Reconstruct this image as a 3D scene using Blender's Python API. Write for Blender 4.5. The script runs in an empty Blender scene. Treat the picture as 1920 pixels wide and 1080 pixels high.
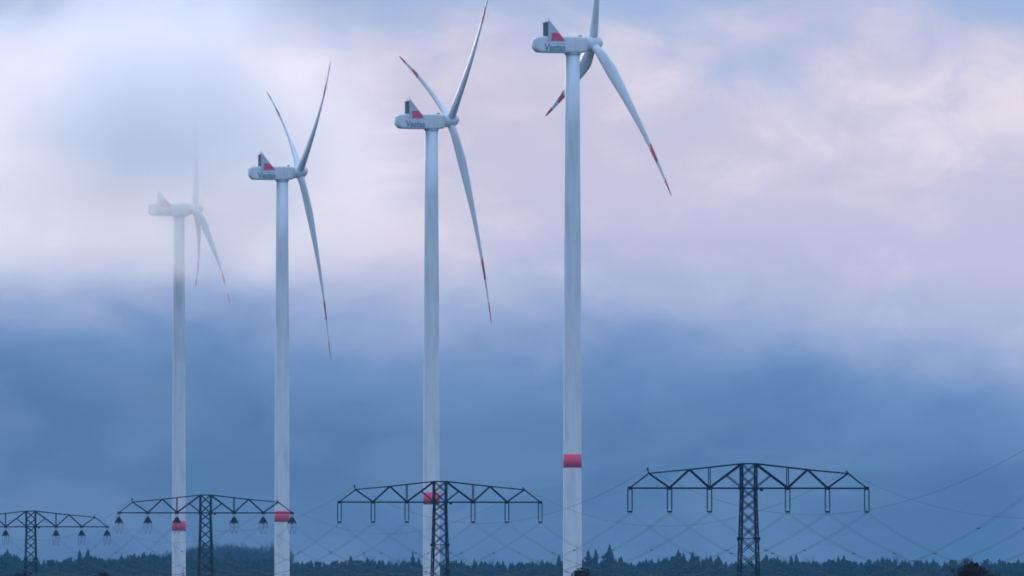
import bpy, bmesh, math, random
from mathutils import Vector, Matrix, noise as mnoise

random.seed(7)
SC = bpy.context.scene
COL = SC.collection
R = math.radians

# ------------------------------------------------------------------ camera
FPX = 22700.0                       # focal length in photo pixels (1920 wide): a long telephoto
HORIZON = 1084.0
cam_d = bpy.data.cameras.new('camera')
cam_d.sensor_width = 36.0
cam_d.lens = FPX / 1920.0 * 36.0
cam_d.clip_start = 1.0
cam_d.clip_end = 40000.0
cam = bpy.data.objects.new('camera', cam_d)
COL.objects.link(cam)
cam.location = (0, 0, 0)            # eye level is z = 0; the field falls away in front
cam.rotation_euler = (R(90) + math.atan((HORIZON - 540.0) / FPX), 0, 0)
SC.camera = cam

# ------------------------------------------------------------------ world
SUN_EL, SUN_AZ = R(8), R(-13)      # azimuth measured from the view direction, minus = left
world = bpy.data.worlds.new('World')
SC.world = world
world.use_nodes = True


class NT:
    """tiny helper for node trees"""
    def __init__(self, tree):
        self.t = tree
        self.t.nodes.clear()

    def n(self, typ, **kw):
        nd = self.t.nodes.new(typ)
        for k, v in kw.items():
            if k.startswith('i_'):
                nd.inputs[k[2:].replace('_', ' ')].default_value = v
            else:
                setattr(nd, k, v)
        return nd

    def l(self, a, b):
        self.t.links.new(a, b)

    def math(self, op, a, b=None, c=None, clamp=False):
        nd = self.n('ShaderNodeMath', operation=op, use_clamp=clamp)
        for i, x in enumerate((a, b, c)):
            if x is None:
                continue
            if isinstance(x, (int, float)):
                nd.inputs[i].default_value = x
            else:
                self.l(x, nd.inputs[i])
        return nd.outputs[0]

    def smooth(self, x, lo, hi):
        nd = self.n('ShaderNodeMapRange', interpolation_type='SMOOTHSTEP')
        self.l(x, nd.inputs['Value'])
        nd.inputs['From Min'].default_value = lo
        nd.inputs['From Max'].default_value = hi
        return nd.outputs['Result']

    def mix(self, f, a, b):
        nd = self.n('ShaderNodeMix', data_type='RGBA')
        for s, x in ((nd.inputs[0], f), (nd.inputs[6], a), (nd.inputs[7], b)):
            if isinstance(x, (int, float)):
                s.default_value = x
            elif isinstance(x, tuple):
                s.default_value = (*x, 1.0)
            else:
                self.l(x, s)
        return nd.outputs[2]

    def noise(self, vec, scale, detail=4, rough=0.55, dist=0.0, loc=(0, 0, 0), stretch=(1, 1, 1)):
        mp = self.n('ShaderNodeMapping')
        mp.inputs['Location'].default_value = loc
        mp.inputs['Scale'].default_value = stretch
        self.l(vec, mp.inputs['Vector'])
        nz = self.n('ShaderNodeTexNoise', noise_dimensions='3D')
        nz.inputs['Scale'].default_value = scale
        nz.inputs['Detail'].default_value = detail
        nz.inputs['Roughness'].default_value = rough
        nz.inputs['Distortion'].default_value = dist
        self.l(mp.outputs[0], nz.inputs['Vector'])
        return nz.outputs['Fac']


SKY_K = 10.0                        # cloud radiance is written for a Background strength of 0.1
def sk(r, g, b):
    return (r * SKY_K, g * SKY_K, b * SKY_K)

w = NT(world.node_tree)
tc = w.n('ShaderNodeTexCoord')
dirv = tc.outputs['Generated']
sep = w.n('ShaderNodeSeparateXYZ')
w.l(dirv, sep.inputs[0])
dx, dz = sep.outputs['X'], sep.outputs['Z']
sky = w.n('ShaderNodeTexSky', sky_type='NISHITA')
sky.sun_disc = False
sky.sun_elevation = SUN_EL
sky.sun_rotation = SUN_AZ
sky.air_density = 1.2
sky.dust_density = 2.0
sky.ozone_density = 2.0
# ragged lower edge of the pale cloud deck; the deck sags and lifts slowly along the horizon
n_edge = w.noise(dirv, 42, 5, 0.5, 0.5, (2.11, 8.96, 4.23), (1, 1, 2.0))
n_fine = w.noise(dirv, 150, 6, 0.58, 0.4, (0.3, 2.4, 5.0), (1, 1, 1.8))
h = w.math('ADD', dz, w.math('MULTIPLY', w.math('SUBTRACT', n_edge, 0.5), 0.011))
h = w.math('ADD', h, w.math('MULTIPLY', w.math('SUBTRACT', n_fine, 0.5), 0.0036))
h = w.math('ADD', h, w.math('MULTIPLY', w.math('SINE', w.math('MULTIPLY', dx, 26.0)), 0.0038))
veil = w.smooth(h, 0.0110, 0.0250)
deck = w.smooth(h, 0.0168, 0.0312)
# tone of the deck: pink-white and lavender folds, with greyer layers stacked above each other
n_tone = w.noise(dirv, 34, 4, 0.5, 0.5, (5.44, 5.63, 0.59), (1, 1, 1.7))
n_grey = w.noise(dirv, 55, 5, 0.5, 0.6, (0.12, 7.54, 2.33), (1, 1, 2.0))
n_puff = w.noise(dirv, 110, 6, 0.6, 0.8, (6.1, 2.2, 3.7), (1, 1, 1.5))
tone = w.math('ADD', n_tone, w.math('MULTIPLY', w.math('SUBTRACT', n_puff, 0.5), 0.55))
pale = w.mix(w.smooth(tone, 0.33, 0.67), sk(1.02, 0.88, 0.91), sk(0.72, 0.655, 0.79))
# above the pale band the deck thickens into grey-blue overcast, brighter towards the zenith as overcast is
over = w.math('ADD', dz, w.math('MULTIPLY', w.math('SUBTRACT', n_grey, 0.5), 0.018))
gfac = w.math('MULTIPLY', w.smooth(over, 0.0378, 0.0495), 0.94)
zen = w.n('ShaderNodeVectorMath', operation='SCALE')
zen.inputs[0].default_value = sk(0.32, 0.45, 0.71)
w.l(w.math('ADD', 1.0, w.math('MULTIPLY', w.math('MAXIMUM', dz, 0.0), 2.0)), zen.inputs['Scale'])
grey = w.mix(gfac, pale, zen.outputs[0])
low_n = w.noise(dirv, 70, 5, 0.55, 0.6, (4.4, 3.3, 0.9), (1, 1, 2.2))
low = w.mix(w.smooth(low_n, 0.35, 0.65), sk(0.040, 0.128, 0.275), sk(0.082, 0.175, 0.335))
cloud = w.mix(deck, w.mix(veil, low, sk(0.19, 0.34, 0.62)), grey)
cover = w.mix(0.98, sky.outputs[0], cloud)
bg = w.n('ShaderNodeBackground')
bg.inputs['Strength'].default_value = 0.1
w.l(cover, bg.inputs['Color'])
out = w.n('ShaderNodeOutputWorld')
w.l(bg.outputs[0], out.inputs['Surface'])

# ------------------------------------------------------------------ sun (veiled by cloud)
sun_d = bpy.data.lights.new('sun', 'SUN')
sun_d.energy = 1.5
sun_d.angle = R(14)
sun_d.color = (1.0, 0.85, 0.76)
sun = bpy.data.objects.new('sun', sun_d)
COL.objects.link(sun)
sd = Vector((math.sin(SUN_AZ) * math.cos(SUN_EL), math.cos(SUN_AZ) * math.cos(SUN_EL), math.sin(SUN_EL)))
sun.rotation_euler = sd.to_track_quat('Z', 'Y').to_euler()
sun.location = (-300, 0, 300)

SC.view_settings.view_transform = 'Standard'
SC.view_settings.look = 'None'
SC.view_settings.exposure = -0.10
SC.view_settings.gamma = 1.0
SC.cycles.use_denoising = True
SC.cycles.filter_width = 1.8
SC.cycles.volume_bounces = 14
SC.cycles.max_bounces = 16
SC.cycles.transparent_max_bounces = 8


# ------------------------------------------------------------------ helpers
def px(x, y, D):
    """the point D metres away that lies along photo pixel (x, y)"""
    return Vector(((x - 960.0) / FPX * D, D, (HORIZON - y) / FPX * D))


def link(name, data, parent=None, mat=None, matrix=None):
    o = bpy.data.objects.new(name, data)
    COL.objects.link(o)
    if mat is not None and data is not None and not data.materials:
        data.materials.append(mat)
    if parent is not None:
        o.parent = parent
    if matrix is not None:
        o.matrix_basis = matrix
    return o


def mesh(name, verts, faces, smooth=False):
    me = bpy.data.meshes.new(name)
    me.from_pydata([tuple(v) for v in verts], [], faces)
    me.validate()
    bm = bmesh.new(); bm.from_mesh(me)
    bmesh.ops.recalc_face_normals(bm, faces=bm.faces)
    bm.to_mesh(me); bm.free()
    if smooth:
        me.polygons.foreach_set('use_smooth', [True] * len(me.polygons))
    return me


def tag(o, label, cat, group=None, kind=None):
    o['label'] = label
    o['category'] = cat
    if group:
        o['group'] = group
    if kind:
        o['kind'] = kind
    return o


def copy_tree(o, parent=None):
    c = o.copy()
    COL.objects.link(c)
    c.parent = parent
    for ch in o.children:
        copy_tree(ch, c)
    return c


def loft(name, rings, cap=True, smooth=True):
    n = len(rings[0])
    vs = [v for r in rings for v in r]
    fs = []
    for i in range(len(rings) - 1):
        for j in range(n):
            a = i * n + j; b = i * n + (j + 1) % n
            fs.append((a, b, b + n, a + n))
    if cap:
        fs.append(tuple(range(n - 1, -1, -1)))
        fs.append(tuple((len(rings) - 1) * n + j for j in range(n)))
    return mesh(name, vs, fs, smooth)


def lathe_z(name, prof, seg=32, cap=True):
    return loft(name, [[(r * math.cos(2 * math.pi * k / seg), r * math.sin(2 * math.pi * k / seg), z)
                        for k in range(seg)] for r, z in prof], cap)


def paint(name, col, rough=0.5, dirt=None, amt=0.25, scale=0.25, metal=0.0, stretch=(1, 1, 0.2), bump=0.0):
    m = bpy.data.materials.new(name)
    m.use_nodes = True
    t = NT(m.node_tree)
    o = t.n('ShaderNodeOutputMaterial')
    b = t.n('ShaderNodeBsdfPrincipled')
    b.inputs['Roughness'].default_value = rough
    b.inputs['Metallic'].default_value = metal
    if rough > 0.75:
        b.inputs['Specular IOR Level'].default_value = 0.12
    tcn = t.n('ShaderNodeTexCoord')
    nz = t.noise(tcn.outputs['Object'], scale, 6, 0.6, 0.2, (0, 0, 0), stretch)
    d = dirt or tuple(c * 0.7 for c in col)
    f = t.math('MULTIPLY', t.smooth(nz, 0.4, 0.75), amt)
    t.l(t.mix(f, col, d), b.inputs['Base Color'])
    if bump:
        bp = t.n('ShaderNodeBump')
        bp.inputs['Strength'].default_value = bump
        t.l(nz, bp.inputs['Height'])
        t.l(bp.outputs[0], b.inputs['Normal'])
    t.l(b.outputs[0], o.inputs['Surface'])
    return m


M = {
    'white': paint('turbine_white_paint', (0.72, 0.73, 0.74), 0.5, (0.46, 0.46, 0.44), 0.6, 0.5, stretch=(1, 1, 0.12)),
    'grey': paint('light_grey_panel', (0.50, 0.53, 0.55), 0.5),
    'red': paint('traffic_red_paint', (0.78, 0.04, 0.095), 0.7, (0.52, 0.07, 0.11), 0.7, 0.6),
    'bladered': paint('faded_blade_red', (0.62, 0.07, 0.10), 0.5, (0.5, 0.09, 0.11), 0.5),
    'dark': paint('dark_radiator_metal', (0.06, 0.075, 0.09), 0.6),
    'letter': paint('blue_grey_lettering', (0.17, 0.235, 0.33), 0.6),
    'steel': paint('dark_painted_steel', (0.009, 0.012, 0.016), 0.85, (0.016, 0.014, 0.015), 0.5, 1.5),
    'glass': paint('brown_glazed_insulator', (0.016, 0.014, 0.014), 0.8),
    'wire': paint('weathered_conductor', (0.03, 0.034, 0.04), 0.9),
    'lamp': paint('red_lamp_housing', (0.10, 0.05, 0.05), 0.4),
    'needle': paint('spruce_needles', (0.014, 0.034, 0.024), 0.9, (0.008, 0.022, 0.018), 0.8, 0.6, stretch=(1, 1, 1)),
    'needle2': paint('pine_needles', (0.018, 0.038, 0.026), 0.9, (0.010, 0.024, 0.018), 0.8, 0.6, stretch=(1, 1, 1)),
    'twig': paint('bare_twigs', (0.034, 0.036, 0.040), 0.9, (0.022, 0.023, 0.027), 0.7, 0.8, stretch=(1, 1, 1)),
    'bark': paint('bark', (0.045, 0.035, 0.03), 0.9),
    'bushleaf': paint('dark_bush_twigs', (0.022, 0.012, 0.014), 0.9, (0.03, 0.018, 0.016), 0.7, 0.8, stretch=(1, 1, 1)),
    'field': paint('winter_field', (0.055, 0.065, 0.03), 0.95, (0.06, 0.045, 0.03), 0.8, 0.01, stretch=(1, 1, 1), bump=0.1),
}

# ------------------------------------------------------------------ ground
GP = [(-300, -1.7), (0, -1.7), (700, -3.6), (1290, -5.7), (1590, -9.24), (2170, -9.24), (2490, -10.5), (2916, -11.1),
      (3222, -18.1), (3536, -21.3), (3842, -22.2), (4150, -18.5), (4700, -17.0), (9500, -17.0)]


def ground_z(x, y):
    for (a, za), (b, zb) in zip(GP, GP[1:]):
        if y <= b:
            t = max(0.0, (y - a) / (b - a)); t = t * t * (3 - 2 * t)
            z = za + (zb - za) * t
            break
    else:
        z = GP[-1][1]
    # low wooded rise far behind the left turbines
    hx, hy = (x + 150) / 75.0, (y - 5600) / 700.0
    z += 13.5 * math.exp(-hx * hx * (1 if x > -150 else 0.22) - hy * hy)
    return z


gx = [-5200 + 10400 * i / 40 for i in range(41)] + [-420 + 20 * i for i in range(43)]
gx = sorted(set(round(v, 2) for v in gx))
gy = sorted(set([-250 + 50 * i for i in range(int(9450 / 50) + 1)]))
vs = [(x, y, ground_z(x, y)) for y in gy for x in gx]
nx = len(gx)
fs = [(j * nx + i, j * nx + i + 1, (j + 1) * nx + i + 1, (j + 1) * nx + i)
      for j in range(len(gy) - 1) for i in range(nx - 1)]
g = link('ground', mesh('ground', vs, fs, True), mat=M['field'])
g['kind'] = 'structure'

# ------------------------------------------------------------------ haze
hz_mat = bpy.data.materials.new('haze')
hz_mat.use_nodes = True
t = NT(hz_mat.node_tree)
pv = t.n('ShaderNodeVolumePrincipled')
pv.inputs['Color'].default_value = (0.17, 0.60, 1.0, 1)
pv.inputs['Density'].default_value = 3.6e-5
pv.inputs['Anisotropy'].default_value = 0.0
t.l(pv.outputs[0], t.n('ShaderNodeOutputMaterial').inputs['Volume'])


def box(name, x0, x1, y0, y1, z0, z1):
    v = [(x, y, z) for z in (z0, z1) for y in (y0, y1) for x in (x0, x1)]
    return mesh(name, v, [(0, 2, 3, 1), (4, 5, 7, 6), (0, 1, 5, 4), (2, 6, 7, 3), (0, 4, 6, 2), (1, 3, 7, 5)])


hz = link('haze', box('haze', -5400, 5400, -350, 9400, -24.5, 262), mat=hz_mat)
hz['kind'] = 'stuff'
tag(hz, 'thin blue evening haze filling the air over the whole landscape', 'haze', kind='stuff')

# ------------------------------------------------------------------ wind turbines
def airfoil(c, th, n=14):
    """closed section, chord along +y (leading edge towards +y), thickness along x"""
    pts = []
    for k in range(n):
        a = 2 * math.pi * k / n
        yy = 0.5 * math.cos(a)
        env = math.sin(a)
        taper = 0.55 + 0.9 * (yy + 0.5) if th < 0.9 * c else 1.0
        pts.append((0.5 * th * env * min(1.0, taper), c * (yy - 0.15 * (1 if th < 0.9 * c else 0))))
    return pts


BL = 56.0
def blade_chord(r):
    tab = [(0, 2.1), (3, 2.15), (6, 3.1), (11, 4.0), (18, 3.45), (30, 2.35), (42, 1.45), (52, 0.85), (55, 0.5), (56, 0.12)]
    for (a, ca), (b, cb) in zip(tab, tab[1:]):
        if r <= b:
            return ca + (cb - ca) * (r - a) / (b - a)
    return 0.12


def blade_section(r, grow=1.0):
    c = blade_chord(r)
    if r < 3: th = c
    elif r < 11: th = 2.15 + (1.45 - 2.15) * (r - 3) / 8
    else: th = c * (0.39 - 0.21 * min(1, (r - 11) / 25))
    tw = R(15) * max(0, 1 - r / 50) ** 1.6 + R(5)
    fwd = 0.125 * r - 0.00132 * r * r          # coned upwind, bent back by the wind
    ring = []
    for x, y in airfoil(c * grow, th * grow + (0.03 if grow > 1 else 0)):
        ring.append((x * math.cos(tw) - y * math.sin(tw) + fwd, -(x * math.sin(tw) + y * math.cos(tw)), r))
    return ring


def blade_mesh(name, r0, r1, n, grow=1.0):
    return loft(name, [blade_section(r0 + (r1 - r0) * i / n, grow) for i in range(n + 1)])


me_blade = blade_mesh('blade', 0.9, 56.0, 40)
me_band_mid = blade_mesh('red_band', 38.2, 43.9, 6, 1.03)
me_band_tip = blade_mesh('red_tip', 50.0, 56.02, 8, 1.03)
me_tower = lathe_z('tower', [(2.30, 0), (2.26, 6), (2.2, 30), (2.12, 60), (2.0, 92), (1.82, 120), (1.72, 137.55)], 40)
me_joint = lathe_z('section_joint', [(1.0, -0.09), (1.008, -0.07), (1.008, 0.07), (1.0, 0.09)], 40); me_joint.materials.append(M['white'])
me_ring = lathe_z('marking_band', [(2.215, 37.7), (2.205, 40.9)], 40)


def rsec(x, hw, z0, z1, rad, n=6):
    """rounded rectangle section across the nacelle at x"""
    pts = []
    for cx, cz, a0 in ((hw - rad, z1 - rad, 0), (-hw + rad, z1 - rad, 90), (-hw + rad, z0 + rad, 180), (hw - rad, z0 + rad, 270)):
        for k in range(n):
            a = R(a0 + 90 * k / (n - 1))
            pts.append((x, cx + rad * math.cos(a), cz + rad * math.sin(a)))
    return pts


me_nac = loft('nacelle', [rsec(-9.95, 1.1, -1.0, 0.75, 0.5), rsec(-9.85, 1.4, -1.4, 0.95, 0.6), rsec(-9.4, 1.75, -1.85, 1.25, 0.6),
                          rsec(-8.9, 1.9, -2.25, 1.45, 0.5), rsec(-8.2, 1.98, -2.35, 1.52, 0.45), rsec(-3, 2.0, -2.4, 1.58, 0.45),
                          rsec(1.6, 2.0, -2.4, 1.56, 0.5), rsec(2.8, 1.95, -2.25, 1.5, 0.7), rsec(3.3, 1.75, -1.95, 1.4, 0.9)])


def lathe_x(name, prof, seg=28):
    return loft(name, [[(x, r * math.cos(2 * math.pi * k / seg), r * math.sin(2 * math.pi * k / seg)) for k in range(seg)] for x, r in prof])


me_hub = lathe_x('hub', [(-1.95, 1.5), (-1.7, 1.72), (-0.9, 1.85), (0.4, 1.86), (1.1, 1.7), (1.7, 1.38), (2.15, 0.95), (2.42, 0.5), (2.5, 0.12)])


def slab_y(name, poly, y0, y1):
    n = len(poly)
    v = [(x, y0, z) for x, z in poly] + [(x, y1, z) for x, z in poly]
    f = [tuple(range(n)), tuple(range(2 * n - 1, n - 1, -1))] + [(i, (i + 1) % n, n + (i + 1) % n, n + i) for i in range(n)]
    return mesh(name, v, f)


me_core = box('radiator_core', -6.75, -6.15, -2.0, 2.0, 1.4, 4.75)
me_slat = box('radiator_slat', -6.86, -6.752, -2.02, 2.02, -0.06, 0.06)
me_frame_top = slab_y('cooler_top_bar', [(-6.9, 4.75), (-6.9, 4.92), (-6.3, 5.12), (-5.9, 4.75)], -2.06, 2.06)
side_poly = [(-6.75, 0.45), (-6.75, 4.9), (-6.25, 5.15), (-2.45, 0.45)]
red_poly = [(-5.95, 0.5), (-5.95, 2.35), (-4.05, 2.35), (-2.58, 0.5)]
me_side = {s: slab_y('side_panel', side_poly, 2.07 * s, 2.15 * s) for s in (-1, 1)}
me_red = {s: slab_y('red_panel', red_poly, 2.153 * s, 2.17 * s) for s in (-1, 1)}
me_mast = lathe_z('sensor_mast', [(0.20, 0), (0.12, 0.7), (0.05, 1.5)], 10)
me_lamp = lathe_z('warning_lamp', [(0.28, 0), (0.28, 0.22), (0.2, 0.38), (0.08, 0.44)], 12)
me_flange = lathe_z('yaw_ring', [(1.80, 0), (1.95, 0.1), (1.95, 0.45)], 36)


def text_mesh(body, width, depth=0.02):
    cu = bpy.data.curves.new('lettering', 'FONT')
    cu.body = body
    cu.extrude = depth
    cu.offset = 0.035
    cu.shear = 0.12
    cu.align_x = 'CENTER'; cu.align_y = 'CENTER'
    cu.resolution_u = 3
    o = bpy.data.objects.new('tmp_text', cu); COL.objects.link(o)
    dg = bpy.context.evaluated_depsgraph_get()
    me = bpy.data.meshes.new_from_object(o.evaluated_get(dg))
    bpy.data.objects.remove(o)
    xs = [v.co.x for v in me.vertices]; ys = [v.co.y for v in me.vertices]
    s = width / (max(xs) - min(xs))
    cx, cy = (max(xs) + min(xs)) / 2, (max(ys) + min(ys)) / 2
    for v in me.vertices:
        v.co = Vector(((v.co.x - cx) * s, (v.co.y - cy) * s * 1.15, v.co.z))
    me.name = 'lettering'
    return me


me_text = text_mesh('Vestas', 5.3)
me_line = box('lettering_line', -1.6, 1.5, -0.02, 0.02, 0.0, 0.10)
for me, k in ((me_blade, 'white'), (me_band_mid, 'bladered'), (me_band_tip, 'bladered'), (me_tower, 'white'), (me_ring, 'red'), (me_nac, 'white'),
              (me_hub, 'white'), (me_core, 'dark'), (me_slat, 'dark'), (me_frame_top, 'dark'), (me_side[1], 'grey'), (me_side[-1], 'grey'),
              (me_red[1], 'red'), (me_red[-1], 'red'), (me_mast, 'grey'), (me_lamp, 'lamp'), (me_flange, 'grey'), (me_text, 'letter'), (me_line, 'letter')):
    me.materials.clear(); me.materials.append(M[k])


def Tm(x=0, y=0, z=0):
    return Matrix.Translation((x, y, z))


def Rm(a, ax):
    return Matrix.Rotation(a, 4, ax)


HUBH = 140.0
def turbine(x_px, hub_y, nac_px, yaw, azim, label):
    """azim: angle of the first blade from straight up, positive towards the camera"""
    D = FPX * 17.6 / nac_px
    p = px(x_px, hub_y, D)
    root = bpy.data.objects.new('wind_turbine', None); COL.objects.link(root)
    root.location = (p.x, p.y, p.z - HUBH)
    root.rotation_euler = (0, 0, yaw)
    tag(root, label, 'wind turbine', 'wind turbines in a row')
    tw = link('tower', me_tower, root)
    link('marking_band', me_ring, tw)
    for zj, rj in ((30, 2.2), (60, 2.12), (92, 2.0), (120, 1.82)):
        link('section_joint', me_joint, tw, None, Tm(0, 0, zj) @ Matrix.Diagonal((rj, rj, 1, 1)))
    link('yaw_ring', me_flange, tw, None, Tm(0, 0, HUBH - 2.85))
    top = Tm(0, 0, HUBH)
    na = link('nacelle', me_nac, root, None, top)
    for s, rz in ((-1, 0), (1, math.pi)):
        mt = Tm(-5.0, 2.005 * s, -1.15) @ Rm(rz, 'Z') @ Rm(math.pi / 2, 'X')
        link('lettering', me_text, na, None, mt)
        link('lettering_line', me_line, na, None, Tm(-4.1, 2.005 * s, -0.36))
    link('warning_lamp', me_lamp, na, None, Tm(1.9, -0.6, 1.5))
    link('warning_lamp', me_lamp, na, None, Tm(1.9, 0.9, 1.5))
    co = link('cooler', me_core, root, None, top)
    for i in range(7):
        link('radiator_slat', me_slat, co, None, Tm(0, 0, 1.75 + i * 0.46))
    link('top_bar', me_frame_top, co)
    for s in (-1, 1):
        link('side_panel', me_side[s], co)
        link('red_panel', me_red[s], co)
    link('sensor_mast', me_mast, co, None, Tm(-6.35, -1.2, 4.9))
    link('sensor_mast', me_mast, co, None, Tm(-6.35, 1.2, 4.9) @ Matrix.Scale(0.8, 4))
    rot = top @ Tm(5.15, 0, 0.05) @ Rm(-R(6), 'Y')
    link('hub', me_hub, root, None, rot)
    for k in range(3):
        # local -y is the camera's side
        b = link('blade', me_blade, root, None, rot @ Rm(azim + k * 2 * math.pi / 3, 'X'))
        link('red_band', me_band_mid, b)
        link('red_tip', me_band_tip, b)
    return root


turbine(335.5, 391, 104, R(7.5), R(4.6), 'farthest wind turbine, its nacelle and rotor half lost in low cloud')
turbine(529, 322, 113, R(12.5), R(57), 'pale wind turbine standing behind the right end of the second smallest pylon')
turbine(809, 225, 124, R(16.5), R(50), 'wind turbine directly behind the third pylon, one blade cut by the picture top')
turbine(1073.5, 80.5, 137, R(17), R(13.5), 'nearest and tallest wind turbine with a blade hidden behind its tower')

# ------------------------------------------------------------------ lattice pylons
def ang_bar():
    """unit angle-iron: runs along z from 0 to 1, legs 1 wide in x and y"""
    t = 0.22
    poly = [(0, 0), (1, 0), (1, t), (t, t), (t, 1), (0, 1)]
    v = [(x - 0.35, y - 0.35, z) for z in (0, 1) for x, y in poly]
    f = [tuple(range(5, -1, -1)), tuple(range(6, 12))] + [(i, (i + 1) % 6, 6 + (i + 1) % 6, 6 + i) for i in range(6)]
    return mesh('angle_bar', v, f)


me_bar = ang_bar(); me_bar.materials.append(M['steel'])


def bar(name, a, b, wd, parent, spin=0.0):
    a, b = Vector(a), Vector(b)
    d = b - a
    q = d.to_track_quat('Z', 'X').to_matrix().to_4x4()
    mt = Matrix.Translation(a) @ q @ Rm(spin, 'Z') @ Matrix.Diagonal((wd, wd, d.length, 1))
    return link(name, me_bar, parent, None, mt)


# insulator string: stack of sheds, hanging down from z=0
def string_mesh(length, sheds, rad):
    prof = [(0.03, 0), (0.03, -0.12)]
    L = length - 0.3
    for i in range(sheds):
        z = -0.15 - L * i / sheds
        p = L / sheds
        prof += [(0.05, z), (rad, z - 0.35 * p), (rad * 0.8, z - 0.55 * p), (0.05, z - 0.6 * p)]
    prof += [(0.03, -length + 0.1), (0.03, -length)]
    me = lathe_z('insulator_string', prof[::-1], 10)
    me.materials.append(M['glass'])
    return me


me_string = string_mesh(2.85, 17, 0.135)
me_tstring = string_mesh(2.4, 13, 0.155)
me_yoke = loft('yoke', [[(-0.36, -0.04, 0.06), (-0.36, 0.04, 0.06), (-0.36, 0.04, -0.08), (-0.36, -0.04, -0.08)],
                        [(0, -0.04, -0.02), (0, 0.04, -0.02), (0, 0.04, -0.26), (0, -0.04, -0.26)],
                        [(0.36, -0.04, 0.06), (0.36, 0.04, 0.06), (0.36, 0.04, -0.08), (0.36, -0.04, -0.08)]], True, False)
me_yoke.materials.append(M['steel'])
me_clamp = box('clamp', -0.05, 0.05, -0.3, 0.3, -0.08, 0.08); me_clamp.materials.append(M['steel'])


def tube(name, pts, rad, seg=5, mat=None):
    rings = []
    for i, p in enumerate(pts):
        p = Vector(p)
        d = (Vector(pts[min(i + 1, len(pts) - 1)]) - Vector(pts[max(i - 1, 0)])).normalized()
        s = d.cross(Vector((0, 0, 1)))
        if s.length < 1e-4: s = Vector((1, 0, 0))
        s.normalize(); u = s.cross(d)
        rings.append([p + rad * (math.cos(2 * math.pi * k / seg) * s + math.sin(2 * math.pi * k / seg) * u) for k in range(seg)])
    me = loft(name, rings)
    if mat: me.materials.append(mat)
    return me


NODES = [15.75, 10.5, 5.2]           # attachment points along half of the crossarm
me_jump = tube('jumper_loop', [(0, -3.0 + 6.0 * i / 14, -0.95 - 2.15 * math.sin(math.pi * i / 14) ** 0.7) for i in range(15)], 0.035, 5, M['wire'])
ARM_H = 21.0                         # underside of the crossarm above the ground


def half(x):                         # half depth of the crossarm at x
    return 0.92 - 0.58 * min(1, abs(x) / 15.75)


def topz(x):
    ax = abs(x)
    tab = [(0, 3.22), (0.92, 3.22), (7.85, 2.45), (13.25, 1.95)]
    for (a, za), (b, zb) in zip(tab, tab[1:]):
        if ax <= b:
            return za + (zb - za) * (ax - a) / (b - a)
    return 1.95


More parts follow.
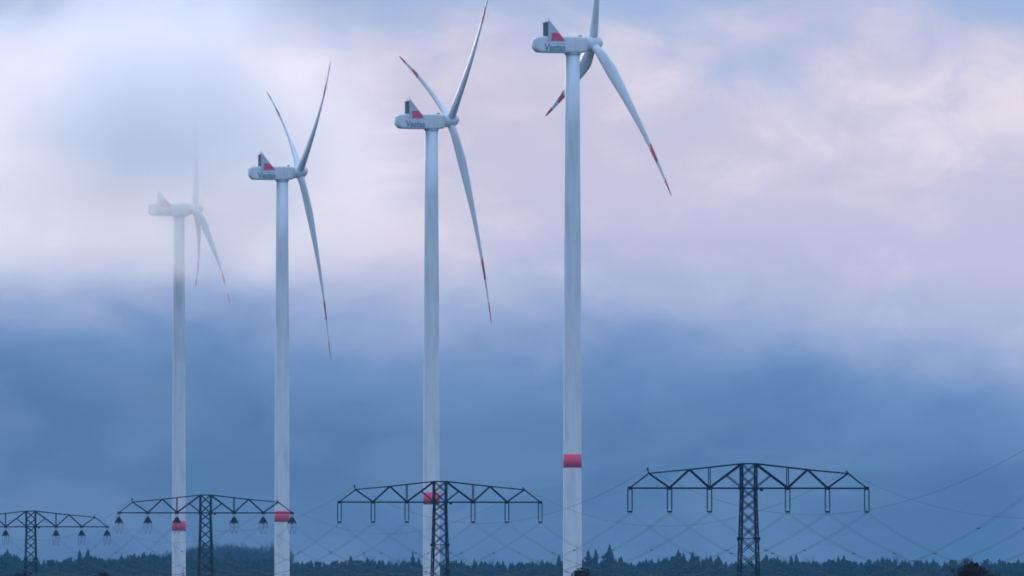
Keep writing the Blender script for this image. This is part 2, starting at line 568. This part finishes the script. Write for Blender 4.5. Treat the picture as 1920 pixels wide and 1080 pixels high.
def make_pylon(tension):
    root = bpy.data.objects.new('lattice_pylon', None); COL.objects.link(root)
    # mast: four corner legs, tapering, from the ground to the apex
    def hw(z):                       # half width at height z above ground
        return 0.92 + (max(0, ARM_H - z)) * 0.029
    brk = [0, 5, 14.4, ARM_H, ARM_H + 3.22]
    levels = [0, 3.0, 5.6, 8.0, 10.3, 12.4, 14.4, 16.25, 18.0, 19.55, ARM_H, ARM_H + 1.6, ARM_H + 3.22]
    mast = bpy.data.objects.new('mast', None); COL.objects.link(mast); mast.parent = root
    for sx in (-1, 1):
        for sy in (-1, 1):
            for z0, z1 in zip(brk, brk[1:]):
                a, b = hw(z0), hw(z1)
                bar('leg', (sx * a, sy * a, z0), (sx * b, sy * b, z1), 0.21, mast, 0 if sx < 0 else math.pi)
    for z0, z1 in zip(levels, levels[1:]):
        a, b = hw(z0), hw(z1)
        for s in (-1, 1):
            bar('brace', (-a, s * a, z0), (b, s * b, z1), 0.11, mast)
            bar('brace', (a, s * (a - 0.06), z0), (-b, s * (b - 0.06), z1), 0.11, mast)
            bar('brace', (s * a, -a, z0), (s * b, b, z1), 0.11, mast)
            bar('brace', (s * (a - 0.06), a, z0), (s * (b - 0.06), -b, z1), 0.11, mast)
    for z in (5.6, 14.4, ARM_H + 3.22):
        a = hw(z)
        for s in (-1, 1):
            bar('ring_bar', (-a, s * a, z), (a, s * a, z), 0.12, mast)
            bar('ring_bar', (s * a, -a, z), (s * a, a, z), 0.12, mast)
    for sx in (-1, 1):               # gusset plates where the legs are spliced
        for z in (14.4, ARM_H):
            for sy in (-1, 1):
                a = hw(z)
                link('gusset_plate', me_gus, mast, None, Tm(sx * a, sy * (a + 0.02), z))
    # crossarm: front and back truss joined by cross bars
    arm = bpy.data.objects.new('crossarm', None); COL.objects.link(arm); arm.parent = root
    arm.location = (0, 0, ARM_H)
    for sy in (-1, 1):
        def P(x, z):
            return (x, sy * half(x), z)
        for sx in (-1, 1):
            bar('bottom_chord', P(0, 0), P(sx * 16.0, 0), 0.22, arm)
            bar('top_chord', P(sx * 0.92, 3.22), P(sx * 7.85, 2.45), 0.19, arm)
            bar('top_chord', P(sx * 7.85, 2.45), P(sx * 13.25, 1.95), 0.17, arm)
            bar('end_bar', P(sx * 13.25, 1.95), P(sx * 15.75, 0.05), 0.12, arm)
            bar('diagonal', P(sx * 13.25, 1.95), P(sx * 10.5, 0.05), 0.17, arm)
            bar('diagonal', P(sx * 10.5, 0.05), P(sx * 7.85, 2.45), 0.17, arm)
            bar('diagonal', P(sx * 7.85, 2.45), P(sx * 5.2, 0.05), 0.17, arm)
            bar('diagonal', P(sx * 5.2, 0.05), P(sx * 0.92, 3.2), 0.18, arm)
            bar('post', P(sx * 5.2, 0.05), P(sx * 5.2, topz(5.2)), 0.12, arm)
            bar('strut', P(sx * 0.92, 0.1), P(sx * 2.95, 1.7), 0.11, arm)
        bar('top_chord', P(-0.92, 3.22), P(0.92, 3.22), 0.19, arm)
    for sx in (-1, 1):
        xs = [0.92, 3.0, 5.2, 7.85, 10.5, 13.1, 15.75]
        for x in xs:
            bar('cross_bar', (sx * x, -half(x), 0.0), (sx * x, half(x), 0.0), 0.13, arm)
        for x0, x1 in zip(xs, xs[1:]):
            bar('cross_bar', (sx * x0, -half(x0), 0.0), (sx * x1, half(x1), 0.0), 0.09, arm)
        for x in (7.85, 13.25):
            bar('cross_bar', (sx * x, -half(x), topz(x)), (sx * x, half(x), topz(x)), 0.12, arm)
        for x in NODES[:2] + [5.2]:
            for sy in (-1, 1):
                link('gusset_plate', me_gus, arm, None, Tm(sx * min(x, 15.72), sy * (half(x) + 0.02), 0.03))
        # earth wire horn
        bar('earth_wire_horn', (sx * 13.25, 0, 1.9), (sx * 13.25 - 0.25, 0, 2.7 if sx < 0 else 2.35), 0.17, arm)
        bar('earth_wire_horn', (sx * 13.25 - 0.25, 0, 2.55 if sx < 0 else 2.2), (sx * 13.25 - 0.02, 0, 2.62 if sx < 0 else 2.2), 0.14, arm)
    bar('service_box', (1.62, -0.95, -0.35), (1.62, -0.95, 0.0), 0.4, arm)
    # insulators
    for sx in (-1, 1):
        for x in NODES:
            iset = bpy.data.objects.new('insulator_set', None); COL.objects.link(iset); iset.parent = root
            iset.location = (sx * x, 0, ARM_H - 0.05)
            if not tension:
                for s in (-1, 1):
                    link('string', me_string, iset, None, Tm(s * 0.29, 0, 0))
                link('yoke', me_yoke, iset, None, Tm(0, 0, -2.88))
                for s in (-1, 1):
                    link('clamp', me_clamp, iset, None, Tm(s * 0.2, 0, -3.12))
            else:
                bar('hanger', (-0.34, 0, 0), (0, 0, -0.75), 0.07, iset)
                bar('hanger', (0.34, 0, 0), (0, 0, -0.75), 0.07, iset)
                for d in (-1, 1):
                    for s in (-1, 1):
                        # strings pull along the line, drooping with the wires
                        a = Vector((s * 0.10, 0, -0.72)); b = Vector((s * 0.40, d * 2.0, -1.75))
                        q = (a - b).to_track_quat('Z', 'X').to_matrix().to_4x4()
                        link('string', me_tstring, iset, None, Matrix.Translation(a) @ q)
                    a = Vector((0, 0, -0.72)); b = Vector((0.0, d * 2.0, -1.8))
                    q = (a - b).to_track_quat('Z', 'X').to_matrix().to_4x4()
                    link('string', me_tstring, iset, None, Matrix.Translation(a) @ q)
                for s in (-1, 1):
                    link('jumper_loop', me_jump, iset, None, Tm(s * 0.4, 0, -0.6))
    return root


me_gus = box('gusset_plate', -0.26, 0.26, -0.015, 0.015, -0.22, 0.22); me_gus.materials.append(M['steel'])

PYW = 32.0
pyl_spec = [  # crossarm centre x, crossarm underside y, crossarm width in photo pixels, tension?, label
    (58, 988, 292, True, 'smallest and farthest lattice pylon, its left arm cut by the picture edge'),
    (385.5, 962, 332, True, 'dark lattice pylon with clustered strain insulators crossing two turbine towers'),
    (825, 942, 386, False, 'dark lattice pylon standing in front of the third turbine tower'),
    (1403.5, 916, 457, False, 'largest lattice pylon, at the right, with six U shaped insulator pairs'),
    (2267, 815, 563, False, 'nearest lattice pylon just past the right edge of the picture'),
]
proto = {False: None, True: None}
pylons = []
line_dir = None
PP = [px(x, y, FPX * PYW / wpx) for x, y, wpx, _, _ in pyl_spec]
ld = (PP[0] - PP[4]); ld.z = 0; ld.normalize()
rz = math.atan2(ld.y, ld.x) - math.pi / 2          # local +y runs along the line, away from the camera
for p, (x, y, wpx, ten, lab) in zip(PP, pyl_spec):
    if proto[ten] is None:
        proto[ten] = o = make_pylon(ten)
    else:
        o = copy_tree(proto[ten])
    o.location = (p.x, p.y, p.z - ARM_H)
    o.rotation_euler = (0, 0, rz)
    tag(o, lab, 'pylon', 'pylons of the power line')
    pylons.append((o, ten, p))

# ------------------------------------------------------------------ conductors
RZ = Matrix.Rotation(rz, 3, 'Z')
def attach(i, x, earth, side):
    """attachment point in world space; side +1 looks to the far neighbour"""
    o, ten, p = pylons[i]
    if earth:
        return p + RZ @ Vector((math.copysign(13.25, x) - 0.12, 0, 2.6 if x < 0 else 2.2))
    if ten:
        return p + RZ @ Vector((x, side * 2.3, -2.05))
    return p + RZ @ Vector((x, 0, -3.2))


ordn = {-15.75: 'outermost left', -10.5: 'middle left', -5.2: 'innermost left', 5.2: 'innermost right', 10.5: 'middle right', 15.75: 'outermost right'}
pn = ['smallest pylon', 'second smallest pylon', 'third pylon', 'largest pylon']
def wire_pts(a, b, sag, n=40):
    return [a.lerp(b, i / n) - Vector((0, 0, 4 * sag * (i / n) * (1 - i / n))) for i in range(n + 1)]


def to_local(pts, o):
    return [p - o for p in pts]


me_spacer = box('spacer', -0.24, 0.24, -0.04, 0.04, -0.05, 0.05); me_spacer.materials.append(M['wire'])
for i in range(4):                    # span between pylon i (far) and i+1 (near)
    where = ('to the right picture edge' if i == 3 else 'towards the ' + pn[i + 1])
    for x in [-15.75, -10.5, -5.2, 5.2, 10.5, 15.75]:
        a = attach(i, x, False, -1); b = attach(i + 1, x, False, 1)
        root = bpy.data.objects.new('conductor_bundle', None); COL.objects.link(root); root.location = a
        tag(root, f'thin twin cable from {ordn[x]} insulator of the {pn[i]} {where}', 'power cable', 'cables of the power line')
        sag = 8.6 if i < 3 else 10.8
        for s in (-1, 1):
            off = RZ @ Vector((s * 0.2, 0, 0))
            me = tube('wire', to_local([q + off for q in wire_pts(a, b, sag)], a), 0.018, 4, M['wire'])
            link('wire', me, root)
        pts = wire_pts(a, b, sag, 12)
        for k in (2, 4, 6, 8, 10):
            link('spacer', me_spacer, root, None, Matrix.Translation(pts[k] - a) @ RZ.to_4x4())
    for x in (-1, 1):
        a = attach(i, x, True, -1); b = attach(i + 1, x, True, 1)
        me = tube('earth_wire', to_local(wire_pts(a, b, 6.5 if i < 3 else 8.4), a), 0.018, 4, M['wire'])
        o = link('earth_wire', me); o.location = a
        tag(o, f'single thin wire from the {"left" if x < 0 else "right"} horn of the {pn[i]} {where}', 'power cable', 'cables of the power line')


# ------------------------------------------------------------------ trees
def core(vs, fs, rfun, zs, seg, rnd):
    """dense inside of a crown: an uneven closed shell that stops the light"""
    for i, z in enumerate(zs):
        for k in range(seg):
            a = 2 * math.pi * (k + 0.5 * (i % 2)) / seg
            r = rfun(z) * rnd.uniform(0.7, 1.15)
            vs.append((r * math.cos(a), r * math.sin(a), z + rnd.uniform(-0.3, 0.3)))
    b = len(vs) - seg * len(zs)
    for i in range(len(zs) - 1):
        for k in range(seg):
            p, q = b + i * seg + k, b + i * seg + (k + 1) % seg
            fs.append((p, q, q + seg)); fs.append((p, q + seg, p + seg))


def spruce_mesh(seed, hgt, wid):
    rnd = random.Random(seed)
    vs, fs = [], []
    lop = rnd.uniform(-0.25, 0.25)
    def rad_at(z):
        return wid * 0.5 * (1 - math.exp(-max(0.0, hgt - z) / 5.2)) + 0.06
    n_whorl = 26
    for i in range(n_whorl):
        f = (i + 0.5 * rnd.random()) / n_whorl
        z = hgt * (0.10 + 0.885 * f ** 0.8)
        rad = rad_at(z) * rnd.uniform(0.85, 1.15)
        nb = max(4, int(9 * (1 - f) + 4))
        for k in range(nb):
            a = 2 * math.pi * (k + rnd.random() * 0.8) / nb
            L = rad * rnd.uniform(0.6, 1.25) * (1 + lop * math.cos(a))
            dr = L * rnd.uniform(0.15, 0.45)
            wdt = L * rnd.uniform(0.22, 0.38) + 0.08
            ca, sa = math.cos(a), math.sin(a)
            up = rnd.uniform(0.2, 0.5)
            b = len(vs)
            vs += [(0, 0, z + up), (ca * L * 0.55 - sa * wdt, sa * L * 0.55 + ca * wdt, z - dr * 0.55),
                   (ca * L, sa * L, z - dr * 0.7 + 0.15), (ca * L * 0.55 + sa * wdt, sa * L * 0.55 - ca * wdt, z - dr * 0.55),
                   (ca * L * 0.6, sa * L * 0.6, z - dr - rnd.uniform(0.3, 0.8))]
            fs += [(b, b + 1, b + 2), (b, b + 2, b + 3), (b + 1, b + 4, b + 2), (b + 3, b + 2, b + 4)]
    core(vs, fs, lambda z: 0.62 * rad_at(z), [hgt * q for q in (0.1, 0.3, 0.5, 0.65, 0.76, 0.84, 0.90, 0.95, 0.985, 1.0)], 8, rnd)
    return vs, fs


def pine_mesh(seed, hgt, wid):
    """rounder, lumpy crown made of many small needle clumps"""
    rnd = random.Random(seed)
    vs, fs = [], []
    ph = rnd.random() * 6
    def rad_at(z):
        u = z / hgt
        return wid * 0.5 * math.sqrt(max(0.01, 1 - ((u - 0.5) / 0.51) ** 2)) * (1 + 0.16 * math.sin(u * 22 + ph))
    for i in range(230):
        z = hgt * (0.25 + 0.75 * rnd.random() ** 0.8)
        rr = rad_at(z) * rnd.uniform(0.45, 1.05)
        a = rnd.random() * 6.283
        c = Vector((rr * math.cos(a), rr * math.sin(a), z))
        s = rnd.uniform(0.35, 0.8)
        b = len(vs)
        for k in range(5):
            d = Vector((rnd.uniform(-1, 1), rnd.uniform(-1, 1), rnd.uniform(-0.6, 1))).normalized() * s
            vs.append(c + d)
        fs += [(b, b + 1, b + 2), (b, b + 2, b + 3), (b, b + 3, b + 4), (b + 1, b + 3, b + 4)]
    core(vs, fs, lambda z: 0.72 * rad_at(z), [hgt * q for q in (0.2, 0.35, 0.5, 0.65, 0.78, 0.88, 0.94, 0.975)], 8, rnd)
    return vs, fs


def bare_mesh(seed, hgt, wid, lean=0.0, levels=4, fine=0.05):
    """leafless broadleaf crown: limbs splitting into ever finer twigs"""
    rnd = random.Random(seed)
    vs, fs = [], []

    def stick(a, b, r0, r1):
        d = (b - a).normalized()
        s = d.cross(Vector((0.3, 0.9, 0.2))).normalized(); u = s.cross(d)
        i = len(vs)
        for p, r in ((a, r0), (b, r1)):
            for k in range(3):
                vs.append(p + r * (math.cos(2.094 * k) * s + math.sin(2.094 * k) * u))
        for k in range(3):
            fs.append((i + k, i + (k + 1) % 3, i + 3 + (k + 1) % 3, i + 3 + k))

    def grow(p, d, L, r, lv):
        q = p + d * L
        stick(p, q, r, r * 0.65)
        if lv == 0:
            return
        for k in range(rnd.choice((3, 3, 4)) if lv > 1 else 5):
            ax = Vector((rnd.uniform(-1, 1), rnd.uniform(-1, 1), rnd.uniform(-0.3, 0.9))).normalized()
            nd = (d * 0.8 + ax * rnd.uniform(0.5, 0.95)).normalized()
            st = p.lerp(q, rnd.uniform(0.55, 1.0))
            grow(st, nd, L * rnd.uniform(0.58, 0.85), max(fine * 0.5, r * 0.5), lv - 1)

    base = Vector((0, 0, hgt * 0.25))
    for k in range(3):
        a = 2.1 * k + rnd.random()
        d = Vector((math.cos(a) * 0.45 * wid / hgt * 1.6 + lean, math.sin(a) * 0.45 * wid / hgt * 1.6, 1)).normalized()
        grow(base, d, hgt * 0.27, hgt * 0.012, levels)
    zmax = max(v.z for v in vs); f = hgt / zmax
    xs = max(abs(v.x) for v in vs); fx = 0.5 * wid / xs
    vs = [Vector((v.x * fx, v.y * fx, v.z * f)) for v in vs]
    return vs, fs


def fin(name, vf, mat):
    me = bpy.data.meshes.new(name)
    me.from_pydata([tuple(v) for v in vf[0]], [], vf[1]); me.update()
    me.materials.append(mat)
    return me


spruce = [spruce_mesh(100 + i, 26, random.Random(i).uniform(6.0, 8.4)) for i in range(9)]
pine = [pine_mesh(200 + i, 26, 7.0) for i in range(5)]
bare = [bare_mesh(300 + i, 26, 10.0, fine=0.09) for i in range(5)]
me_spruce = [fin('crown', s, M['needle']) for s in spruce]
me_pine = [fin('crown', s, M['needle2']) for s in pine]
me_bare = [fin('crown', s, M['twig']) for s in bare]
me_trunk = lathe_z('trunk', [(0.32, 0), (0.24, 9), (0.12, 20), (0.04, 25)], 7); me_trunk.materials.append(M['bark'])
me_btrunk = lathe_z('trunk', [(0.42, 0), (0.32, 4), (0.27, 8)], 7); me_btrunk.materials.append(M['bark'])

PROFILE = [(-30, 1036), (0, 1036), (20, 1032), (40, 1037), (75, 1044), (100, 1046), (125, 1045), (148, 1036), (170, 1033), (190, 1042), (230, 1038), (280, 1035),
           (330, 1038), (400, 1040), (450, 1042), (515, 1042), (550, 1050), (580, 1047), (620, 1049), (660, 1046), (700, 1043), (745, 1048), (780, 1044),
           (850, 1050), (900, 1047), (950, 1049), (1000, 1046), (1050, 1046), (1080, 1046), (1095, 1047), (1160, 1042), (1180, 1050), (1215, 1045),
           (1240, 1043), (1265, 1037), (1300, 1042), (1320, 1036), (1345, 1041), (1370, 1050), (1400, 1050), (1440, 1041), (1470, 1044), (1500, 1042),
           (1530, 1048), (1565, 1043), (1600, 1049), (1640, 1045), (1665, 1041), (1700, 1048), (1750, 1049), (1800, 1048), (1850, 1049), (1900, 1047), (1950, 1047)]


def prof(x):
    for (a, ya), (b, yb) in zip(PROFILE, PROFILE[1:]):
        if x <= b:
            return ya + (yb - ya) * (x - a) / (b - a)
    return PROFILE[-1][1]


def put_tree(name, crown, trunk, x_px, top_y, D, label, cat='tree', group=None, wid=1.0, rnd=random):
    p = px(x_px, top_y, D)
    gz = ground_z(p.x, D)
    s = (p.z - gz) / 26.0
    root = bpy.data.objects.new(name, None); COL.objects.link(root)
    root.location = (p.x, D, gz - 0.1)
    root.rotation_euler = (0, 0, rnd.random() * 6.28)
    root.scale = (s * wid, s * wid, s)
    link('crown', crown, root); link('trunk', trunk, root)
    tag(root, label, cat, group)
    return root


rnd = random.Random(42)
EDGE = []
x = 2.0
while x < 1919:                       # the ragged front edge of the wood
    y = prof(x) + (4 if x < 330 else 0) + rnd.choice((rnd.uniform(-5, 2), rnd.uniform(0, 12), rnd.uniform(4, 12)))
    D = 4180 + rnd.uniform(-40, 60)
    k = rnd.random()
    piney = 0.16
    if k < piney:
        EDGE.append((x, 'pine', put_tree('pine_tree', rnd.choice(me_pine), me_trunk, x, y + 2, D, '', group='pines of the far forest edge', wid=rnd.uniform(0.8, 1.1), rnd=rnd)))
    else:
        EDGE.append((x, 'spruce', put_tree('spruce_tree', rnd.choice(me_spruce), me_trunk, x, y, D, '', group='spruces of the far forest edge', wid=rnd.uniform(0.75, 1.15), rnd=rnd)))
    x += rnd.uniform(7, 17)
# spires that stand out above the rest
for xx, yy, lab, wd in ((1103, 1029, 'slim spruce spire just right of the nearest turbine tower', 0.8), (1117, 1028, 'second spruce spire right of the nearest turbine tower', 0.85),
                        (1143, 1021, 'tallest spruce on the skyline, right of the nearest turbine tower', 1.0), (1272, 1031, 'tall broad spruce left of the largest pylon mast', 1.15),
                        (1299, 1032, 'narrow spruce spire left of the largest pylon mast', 0.7), (149, 1029, 'tall spruce right of the smallest pylon', 0.9),
                        (165, 1028, 'dense twin of the tall spruce right of the smallest pylon', 1.0), (14, 1029, 'tall spruce near the left picture edge', 1.2),
                        (1437, 1037, 'spruce rising just right of the largest pylon mast', 1.1), (1582, 1040, 'pointed spruce under the right end of the largest pylon', 1.0),
                        (774, 1030, 'thin spruce tip just left of the third turbine tower', 0.5), (1048, 1038, 'spruce touching the left side of the nearest turbine tower', 0.9)):
    EDGE.append((xx, 'spruce', put_tree('spruce_tree', rnd.choice(me_spruce), me_trunk, xx, yy, 4150 + rnd.uniform(-15, 15), lab, group='spruces of the far forest edge', wid=wd, rnd=rnd)))
# say which one: counted from the left between two landmarks that cut the skyline
ZONES = [(58, 'left of the smallest pylon mast'), (336, 'between the smallest pylon and farthest turbine tower'), (385, 'between the farthest turbine tower and next pylon mast'),
         (530, 'between the second pylon mast and second turbine tower'), (810, 'between the second and third turbine towers'), (1073, 'between the third and nearest turbine towers'),
         (1403, 'between the nearest turbine tower and largest pylon mast'), (9999, 'right of the largest pylon mast')]
ONES = 'zeroth first second third fourth fifth sixth seventh eighth ninth tenth eleventh twelfth thirteenth fourteenth fifteenth sixteenth seventeenth eighteenth nineteenth'.split()
TENS = {2: 'twent', 3: 'thirt', 4: 'fort', 5: 'fift', 6: 'sixt'}
def ordinal(n):
    if n < 20: return ONES[n]
    return TENS[n // 10] + ('ieth' if n % 10 == 0 else 'y-' + ONES[n % 10])
cnt = {}
for ex_, kind_, ob in sorted(EDGE, key=lambda e: e[0]):
    z = next(zn for lim, zn in ZONES if ex_ < lim)
    cnt[(z, kind_)] = n = cnt.get((z, kind_), 0) + 1
    if not ob['label']:
        look = 'pointed spruce' if kind_ == 'spruce' else 'round topped pine'
        ob['label'] = f'{ordinal(n)} {look} from the left, {z}'
# leafless trees showing above the conifers
for xx, yy, lab, wd in ((697, 1037, 'leafless tree above the conifers left of the third pylon mast', 1.1), (745, 1039, 'wide leafless tree just left of the third turbine tower', 1.2),
                        (908, 1043, 'leafless tree right of the third pylon mast', 1.1), (1003, 1040, 'leafless tree left of the nearest turbine tower', 1.0),
                        (1512, 1038, 'leafless tree between the largest pylon mast and its right end', 1.1), (1662, 1036, 'leafless tree right of the largest pylon', 1.3),
                        (1805, 1044, 'leafless tree behind the dark bush at lower right', 1.2), (1735, 1045, 'leafless tree left of the dark bush at lower right', 1.1)):
    put_tree('bare_tree', rnd.choice(me_bare), me_btrunk, xx, yy, 4260 + rnd.uniform(-30, 30), lab, group='leafless trees in the far wood', wid=wd, rnd=rnd)


def mass(name, items, mats, label, cat):
    """far woodland nobody could count, as one object"""
    vs, fs, mi = [], [], []
    for (v, f), m, pos, s, wd, a in items:
        b = len(vs); ca, sa = math.cos(a), math.sin(a)
        for q in v:
            xx, yy, zz = q[0] * s * wd, q[1] * s * wd, q[2] * s
            vs.append((pos[0] + ca * xx - sa * yy, pos[1] + sa * xx + ca * yy, pos[2] + zz))
        for q in f:
            fs.append(tuple(i + b for i in q)); mi.append(m)
    me = bpy.data.meshes.new(name); me.from_pydata(vs, [], fs); me.update()
    for m in mats: me.materials.append(m)
    me.polygons.foreach_set('material_index', mi)
    o = link(name, me)
    tag(o, label, cat, kind='stuff')
    return o


items = []
x = -40.0
while x < 1960:                       # deeper rows of the wood
    for D in (4230, 4290, 4360):
        xx = x + rnd.uniform(-6, 6); y = prof(xx) + rnd.uniform(3, 14)
        p = px(xx, y, D); gz = ground_z(p.x, D)
        if rnd.random() < 0.85: v, m = rnd.choice(spruce), 0
        else: v, m = rnd.choice(pine), 1
        items.append((v, m, (p.x, D, gz), (p.z - gz) / 26.0, rnd.uniform(0.8, 1.2), rnd.random() * 6.28))
    x += 9
mass('conifer_wood', items, [M['needle'], M['needle2']], 'deep dark conifer wood behind the forest edge', 'forest')
items = []
HILL = [(150, 1046), (200, 1043), (260, 1037), (300, 1031), (330, 1024), (370, 1017), (410, 1014), (450, 1013), (480, 1019), (500, 1016), (515, 1011), (530, 1012), (548, 1040), (560, 1054)]
for row in range(4):
    x = 170.0
    while x < 552:
        for (a, ya), (b, yb) in zip(HILL, HILL[1:]):
            if a <= x <= b:
                y = ya + (yb - ya) * (x - a) / (b - a)
        y += rnd.uniform(-1, 5) + row * 6
        D = 5600 - row * 60 + rnd.uniform(-20, 20)
        p = px(x, y, D); gz = ground_z(p.x, D)
        s = max(0.45, (p.z - gz) / 26.0)
        conif = rnd.random() < 0.06
        v, m = (rnd.choice(spruce), 1) if conif else (rnd.choice(bare), 0)
        items.append((v, m, (p.x, D, p.z - 26 * s), s, rnd.uniform(0.9, 1.3), rnd.random() * 6.28))
        x += rnd.uniform(5, 10)
mass('bare_woodland', items, [M['twig'], M['needle']], 'bluish leafless wood on the low hill behind the second smallest pylon', 'forest')


# dark bushes in the middle distance
def bush(name, x_px, top_y, D, w_px, label, seed, levels=4, leafy=True):
    p = px(x_px, top_y, D)
    gz = ground_z(p.x, D)
    hgt = p.z - gz
    root = bpy.data.objects.new(name, None); COL.objects.link(root)
    root.location = (p.x, D, gz - 0.05)
    vf = bare_mesh(seed, hgt, w_px / FPX * D, levels=levels, fine=0.03)
    link('twigs', fin('twigs', vf, M['bushleaf']), root)
    fol = pine_mesh(seed + 50, 26, 26 * w_px / FPX * D / hgt)
    k = hgt / 26.0 * 0.985
    if leafy: link('foliage', fin('foliage', ([Vector(v) * k for v in fol[0]], fol[1]), M['bushleaf']), root)
    me = lathe_z('stem', [(0.035 * hgt, 0), (0.02 * hgt, hgt * 0.3)], 7); me.materials.append(M['bark'])
    link('stem', me, root)
    tag(root, label, 'bush', 'dark bushes in the field')
    return root


bush('bush', 1823, 1051, 640, 118, 'dark rounded leafless bush at the lower right edge of the picture', 11, 5)
bush('bush', 1090, 1063, 980, 62, 'dark bush at the foot of the nearest turbine tower', 12, 5)
bush('bush', 338, 1058, 1500, 40, 'small leafless bush at the foot of the farthest turbine tower', 13, 5, False)
bush('bush', 195, 1070, 1200, 80, 'low dark bush right of the smallest pylon at the picture bottom', 14)
bush('bush', 40, 1072, 1200, 110, 'low dark bush at the foot of the smallest pylon', 15)

# ------------------------------------------------------------------ low cloud round the farthest turbine
fm = bpy.data.materials.new('fog_bank')
fm.use_nodes = True
t = NT(fm.node_tree)
tcn = t.n('ShaderNodeTexCoord')
pos = tcn.outputs['Object']
sp = t.n('ShaderNodeSeparateXYZ'); t.l(pos, sp.inputs[0])
nz = t.noise(pos, 0.024, 4, 0.6, 0.5, (2.0, 1.0, 0.5), (1, 0.6, 1.3))
zz = t.math('ADD', sp.outputs['Z'], t.math('MULTIPLY', t.math('SUBTRACT', nz, 0.5), 55))
rise = t.math('ADD', t.math('MULTIPLY', t.smooth(zz, 88, 122), 0.95), t.math('MULTIPLY', t.smooth(zz, 120, 140), 0.35))
wob = t.math('MULTIPLY', t.math('SUBTRACT', nz, 0.5), 1.1)
ex = t.math('DIVIDE', t.math('ADD', sp.outputs['X'], 114.0), 104.0)
ey = t.math('DIVIDE', t.math('SUBTRACT', sp.outputs['Y'], 3798.0), 58.0)
ez = t.math('DIVIDE', t.math('SUBTRACT', sp.outputs['Z'], 130.0), 76.0)
r2 = t.math('ADD', t.math('MULTIPLY', ex, ex), t.math('MULTIPLY', ez, ez))
r2 = t.math('ADD', r2, t.math('MULTIPLY', t.math('MULTIPLY', ey, ey), 0.45))
fall = t.math('MULTIPLY', t.math('SUBTRACT', 1.0, t.smooth(t.math('SUBTRACT', r2, wob), -0.15, 0.95)), t.math('SUBTRACT', 1.0, t.smooth(r2, 0.1, 1.0)))
dens = t.math('MULTIPLY', t.math('MULTIPLY', rise, fall), 0.030)
pv = t.n('ShaderNodeVolumePrincipled')
pv.inputs['Color'].default_value = (1.0, 0.985, 0.968, 1)
pv.inputs['Anisotropy'].default_value = 0.6
t.l(dens, pv.inputs['Density'])
t.l(pv.outputs[0], t.n('ShaderNodeOutputMaterial').inputs['Volume'])
fb = link('fog_bank', box('fog_bank', -219, -9, 3730, 3860, 53, 207), mat=fm)
tag(fb, 'pale low cloud swallowing the rotor of the farthest turbine', 'cloud', kind='stuff')
